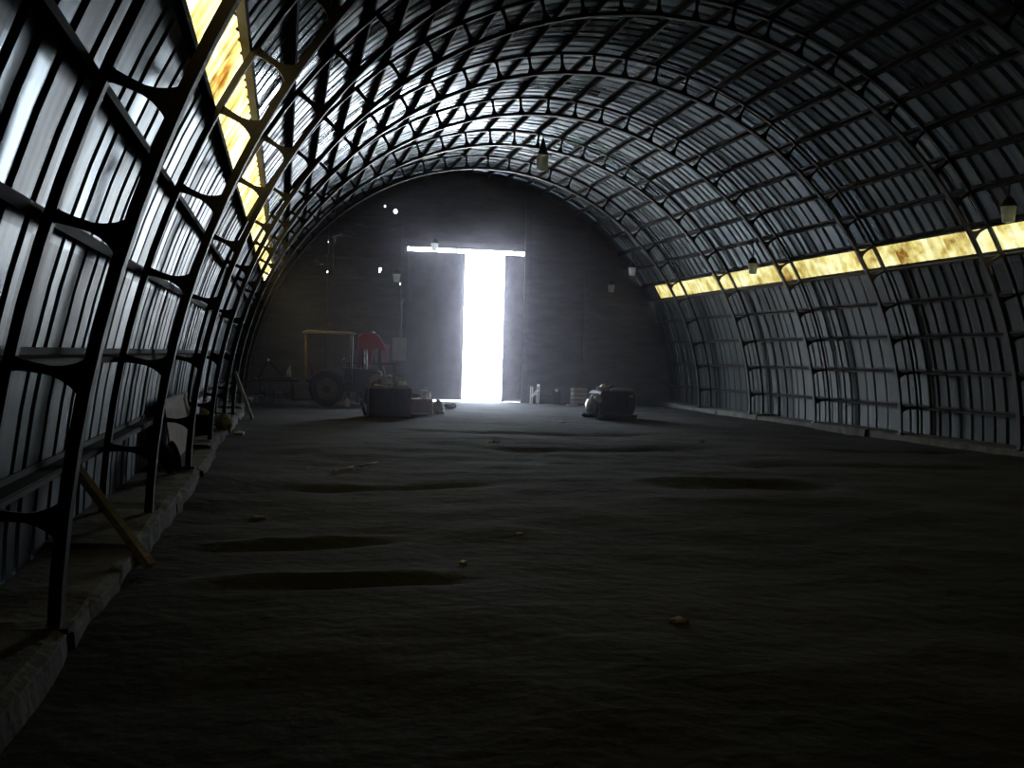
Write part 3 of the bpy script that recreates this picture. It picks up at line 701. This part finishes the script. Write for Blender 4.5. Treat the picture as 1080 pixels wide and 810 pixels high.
t = thing('small_tyre', 'small black tyre lying flat on the floor just left of the bright doorway', 'tyre', (-1.02, 30.0, F(-1.02, 30) + .01))
MB().lathe([(.085, 0), (.14, .0), (.17, .04), (.17, .09), (.14, .13), (.085, .13), (.09, .065), (.085, 0)], n=28).build('tread', M['rubber'], t)
MB().lathe([(.088, .05), (.088, .08)], n=24).build('rim', M['rim'], t)

# ------------------------------------------------------------------ stationary engine on skids, right of the door
ex, ey = 2.50, 26.75; ez = F(ex, ey) - .004
t = thing('stationary_engine', 'black stationary engine on skids standing on the floor right of the door', 'engine', (ex, ey, ez), R(14))
for s_ in (-1, 1):
    MB().prism([(-.56, .05), (-.50, 0), (.62, 0), (.66, .06), (.66, .10), (-.56, .10)], (0, .08, 0), (0, s_ * .30 - .04, 0)).build('skid', M['iron'], t, bevel=.005)
mb = MB().prism([(-.42, .12), (.58, .12), (.60, .64), (.54, .69), (-.30, .69), (-.40, .62)], (0, .60, 0), (0, -.30, 0)); mb.box((.08, 0, .11), (.96, .5, .05))
eb = mb.build('engine_cover', M['iron'], t, bevel=.02)
mb = MB()
for k in range(3): mb.box((-.12 + k * .3, -.306, .40), (.24, .014, .36))
mb.build('side_panel', M['iron'], eb, bevel=.004)
mb = MB()
for k in range(7): mb.box((-.455, 0, .17 + k * .05), (.07, .50, .02))
mb.box((-.44, 0, .32), (.05, .54, .38))
mb.build('radiator', M['iron'], t)
MB().lathe([(.05, -.06), (.16, -.05), (.165, .0), (.14, .01), (.05, .0)], (-.56, -.06, .32), 24, RY90).build('fan_pulley', M['scrap'], t)
MB().tube([(-.40, -.2, .58), (-.50, -.22, .60), (-.60, -.22, .55), (-.62, -.22, .44), (-.60, -.22, .34)], .035, 10).build('coolant_hose', M['alu'], t)
MB().box((-.28, -.2, .745), (.26, .16, .11)).lathe([(.05, .0), (.06, .03), (.03, .06)], (-.28, -.2, .80), 12).build('header_tank', M['alu'], t, bevel=.02)
MB().lathe([(.07, -.05), (.085, 0), (.07, .05)], (-.47, -.28, .52), 16, RX90).build('alternator', M['alu'], t)
MB().box((-.43, -.315, .44), (.09, .05, .08)).build('bracket', M['alu'], t, bevel=.008)
MB().tube([(.38, -.33, .56), (.50, -.34, .555)], .035, 10).build('oil_filter', M['scrap'], t)
MB().tube([(.1, .15, .62), (.1, .15, .78), (.2, .15, .82)], .03, 10).build('exhaust_pipe', M['iron'], t)
for x in (-.46, -.22):
    for s_ in (-1, 1): MB().lathe([(.055, -.025), (.06, 0), (.055, .025)], (x, s_ * .40, .06), 16, RX90).tube([(x, s_ * .34, .06), (x, s_ * .40, .06)], .012, 8).build('castor_wheel', M['rubber'], t)
q = Matrix.Rotation(R(14), 3, 'Z') @ Vector((.27, -.17, .695))
o = MB().box((0, 0, .03), (.58, .17, .05)).box((.02, .015, .062), (.45, .13, .018)).build('wooden_board', M['wood'], loc=(ex + q.x, ey + q.y, ez + q.z), bevel=.004); o.rotation_euler = (0, 0, R(10))
tag(o, 'pale wooden board lying on top of the black stationary engine', 'board')

# ------------------------------------------------------------------ along the end wall, right of the door
t = thing('folding_stool', 'small white folding stool standing at the end wall right of the bright doorway', 'stool', (2.31, 34.25, F(2.31, 34.25)))
for y in (-.13, .13):
    MB().bar((-.11, y, 0), (-.10, y, .54), .028, .028).build('leg', M['white'], t); MB().bar((.10, y, 0), (.12, y, .62), .028, .028).build('leg', M['white'], t)
    MB().bar((-.10, y * .86, .20), (.11, y * .86, .44), .04, .03).build('cross_brace', M['white'], t)
MB().box((0, 0, .29), (.21, .24, .025)).build('seat', M['white'], t, bevel=.005)
MB().bar((.12, -.13, .58), (.12, .13, .58), .028, .06).build('back_rail', M['white'], t)
t = thing('oil_canister', 'dark canister with a pale cap at the end wall beside the slatted crate', 'canister', (3.03, 34.3, F(3.03, 34.3)))
MB().box((0, 0, .19), (.26, .17, .38)).build('body', M['iron'], t, bevel=.02)
MB().lathe([(.04, .37), (.04, .42), (.05, .425), (.05, .47), (.03, .475)], n=14).build('cap', M['white'], t)
MB().tube([(-.10, 0, .37), (-.10, 0, .42), (-.06, 0, .43)], .012, 8).build('handle', M['iron'], t)
t = thing('slatted_crate', 'grey slatted crate standing at the end wall behind the stationary engine', 'crate', (3.76, 34.25, F(3.76, 34.25)))
mb = MB()
for k in range(4):
    z = .07 + k * .135
    for s_ in (-1, 1): mb.box((0, s_ * .17, z), (.46, .015, .09)); mb.box((s_ * .222, 0, z), (.015, .33, .09))
mb.build('slats', M['wood'], t)
mb = MB()
for x in (-1, 1):
    for y in (-1, 1): mb.box((x * .205, y * .15, .26), (.035, .035, .52))
mb.box((0, 0, .04), (.42, .31, .015))
mb.build('corner_posts', M['wood'], t)
tag(MB().box((0, 0, .02), (.34, .10, .03), Matrix.Rotation(.2, 3, 'Z')).build('floor_board', M['wood'], loc=(3.30, 33.3, F(3.3, 33.3) + .004), bevel=.004), 'short board lying on the floor before the dark canister', 'board')

# ------------------------------------------------------------------ along the left side
def lean(o, p0, p1): pass
t = thing('plywood_sheet', 'brown plywood sheet leaning along the left wall between two trusses', 'board', (-6.70, 14.4, .125), 0, None, (0, R(-9), 0))
MB().box((0, 0, .36), (.02, 2.9, .72)).build('panel', M['ply'], t)
MB().box((.016, 0, .68), (.012, 2.9, .05)).build('edge_batten', M['wood'], t)
t = thing('bucket', 'black bucket on the left footing under a white bottle', 'bucket', (-6.66, 17.35, .115))
MB().lathe([(.11, 0), (.115, .01), (.15, .30), (.158, .30), (.158, .32), (.145, .32), (.143, .30), (.143, .27), (.05, .27)], n=24).build('body', M['iron'], t)
MB().tube([(.155 * math.cos(a), .03 - .06 * math.sin(a), .30 - .12 * math.sin(a)) for a in [PI * k / 12 for k in range(13)]], .006, 6).build('bail_handle', M['scrap'], t)
t = thing('plastic_bottle', 'white plastic bottle standing in the black bucket by the left wall', 'bottle', (-6.655, 17.35, .387))
MB().lathe([(.065, 0), (.075, .01), (.075, .16), (.05, .22), (.026, .24), (.026, .255)], n=18).build('body', M['white'], t)
MB().lathe([(.03, .25), (.03, .285), (.02, .29)], n=12).build('cap', M['greyplastic'], t)
tag(MB().lathe([(.06, 0), (.065, .01), (.08, .12), (.075, .122), (.06, .03)], n=18).build('enamel_mug', M['white'], loc=(-6.66, 20.75, .115)), 'white mug standing on the left footing beyond the black bucket', 'mug')
tag(MB().lump((0, 0, .10), (.13, .17, .16), 12, .45, 3, .65).build('cloth_bundle', M['sack'], loc=(-6.45, 18.9, .10)), 'pale bundle of cloth on the left footing edge', 'cloth')
tag(MB().lump((0, 0, .03), (.10, .07, .045), 15, .5, 2, .6).build('paper_scrap', M['white'], loc=(-6.22, 19.4, F(-6.22, 19.4))), 'white crumpled paper on the floor at the foot of the left footing', 'paper')
t = thing('wheel_rim', 'old wheel rim leaning on the left footing before the plywood sheet', 'wheel rim', (-6.64, 12.05, .28), 0, None, (0, R(78), R(25)))
MB().lathe([(.13, -.05), (.165, -.055), (.15, -.03), (.135, 0), (.15, .03), (.165, .055), (.13, .05), (.125, 0), (.13, -.05)], n=28).build('hoop', M['iron'], t)
MB().lathe([(.02, -.01), (.128, -.012), (.128, .012), (.02, .01), (.02, -.01)], n=24).build('disc', M['iron'], t)
MB().lathe([(.012, 0), (.016, .025), (.008, .03)], (.145, 0, .05), 10).build('valve_cap', M['alu'], t)
tag(MB().bar((-6.10, 23.3, F(-6.1, 23.3) + .02), (-6.475, 23.46, .98), .045, .06).build('wooden_pole', M['wood']), 'grey wooden pole leaning on the left truss near the dark corner', 'pole')
tag(MB().bar((-6.30, 7.36, F(-6.3, 7.36) + .035), (-6.80, 7.62, .62), .07, .05).build('wooden_beam', M['wood'], bevel=.004), 'grey wooden beam slanting from the floor to the left rail, nearest the camera', 'beam')
# bits on the floor
def stick(p0, p1, r, lab, mt='wood'):
    a = (p0[0], p0[1], F(*p0) + r + .004); b = (p1[0], p1[1], F(*p1) + r + .004)
    m_ = ((a[0] + b[0]) / 2 + .03, (a[1] + b[1]) / 2 + .04, (a[2] + b[2]) / 2 + .004)
    tag(MB().tube([a, m_, b], [r, r * .9, r * .6], 8).build('stick', M[mt]), lab, 'stick')
stick((-4.88, 13.55), (-4.60, 14.15), .018, 'dry stick on the floor left of centre, the nearer of two')
stick((-4.52, 14.2), (-4.25, 14.85), .018, 'dry stick on the floor left of centre, the farther of two')
for (x, y, sx, sy, sz, nm, mt, lab, cat, sd) in (
    (-4.24, 7.60, .028, .022, .014, 'paper_scrap', 'white', 'tiny white paper scrap on the floor, nearest the camera', 'paper', 21),
    (-3.58, 8.82, .034, .02, .012, 'paper_scrap', 'stone', 'dull pale paper scrap on the floor beyond the nearest white one', 'paper', 22),
    (-2.0, 18.3, .11, .05, .025, 'stone', 'stone', 'pale flat stone on the floor in the middle of the hall', 'stone', 23),
    (0.75, 24.7, .13, .07, .02, 'stone', 'stone', 'flat pale stone on the floor left of the black stationary engine', 'stone', 24),
    (1.85, 18.7, .05, .05, .04, 'stone', 'sack', 'small dark stone on the floor at the right before the engine', 'stone', 25),
    (-3.35, 5.72, .06, .045, .02, 'stone', 'sack', 'dull flat stone on the dark floor nearest the camera', 'stone', 26),
    (-5.68, 9.9, .07, .045, .02, 'stone', 'sack', 'dull stone on the floor close to the left footing', 'stone', 27)):
    tag(MB().lump((0, 0, sz * .4), (sx, sy, sz), sd, .4, 2, .6).build(nm, M[mt], loc=(x, y, F(x, y))), lab, cat)


# ------------------------------------------------------------------ light
w = bpy.data.worlds.new('World'); S.world = w; w.use_nodes = True
bg = w.node_tree.nodes['Background']
tc = w.node_tree.nodes.new('ShaderNodeTexCoord'); sp = w.node_tree.nodes.new('ShaderNodeSeparateXYZ'); rp = w.node_tree.nodes.new('ShaderNodeValToRGB')
w.node_tree.links.new(tc.outputs['Generated'], sp.inputs[0]); w.node_tree.links.new(sp.outputs['Z'], rp.inputs['Fac']); w.node_tree.links.new(rp.outputs[0], bg.inputs['Color'])
rp.color_ramp.elements[0].color = (0.84, 0.93, 1.0, 1); rp.color_ramp.elements[1].color = (0.85, 1.05, 1.4, 1)
bg.inputs['Strength'].default_value = 16.0
sun = bpy.data.lights.new('sun', 'SUN'); sun.energy = 80; sun.angle = R(1.5); sun.color = (1.0, 0.95, 0.86)
so = bpy.data.objects.new('sun', sun); COL.objects.link(so)
so.rotation_euler = Vector((0.45, 0.35, -0.82)).to_track_quat('-Z', 'Y').to_euler()
pl = bpy.data.lights.new('door_portal', 'AREA'); pl.shape = 'RECTANGLE'; pl.size = 1.3; pl.size_y = 4.7; pl.cycles.is_portal = True
po = bpy.data.objects.new('door_portal', pl); COL.objects.link(po); po.location = (0.70, YE + 0.16, 2.36); po.rotation_euler = (R(-90), 0, 0)

# ------------------------------------------------------------------ camera
f_px, yaw, pit, rol = 1169.28, 0.2034, 0.0239, 0.0268
cam = bpy.data.cameras.new('camera'); co = bpy.data.objects.new('camera', cam); COL.objects.link(co)
cam.sensor_width = 36; cam.lens = f_px / 1080 * 36; cam.clip_start = 0.05; cam.clip_end = 500
r_ = Vector((math.cos(yaw), -math.sin(yaw), 0)); fw = Vector((math.sin(yaw) * math.cos(pit), math.cos(yaw) * math.cos(pit), -math.sin(pit))); up = r_.cross(fw)
rx = r_ * math.cos(rol) + up * math.sin(rol); uy = up * math.cos(rol) - r_ * math.sin(rol)
co.matrix_world = Matrix.Translation((-5.4954, 0, 1.4193)) @ Matrix((rx, uy, -fw)).transposed().to_4x4()
S.camera = co

S.view_settings.view_transform = 'Standard'; S.view_settings.look = 'None'; S.view_settings.gamma = 1; S.view_settings.use_curve_mapping = False
S.view_settings.exposure = 1.0
S.cycles.use_denoising = True; S.cycles.max_bounces = 12; S.cycles.diffuse_bounces = 6; S.cycles.glossy_bounces = 6
S.cycles.sample_clamp_indirect = 8; S.cycles.caustics_reflective = True
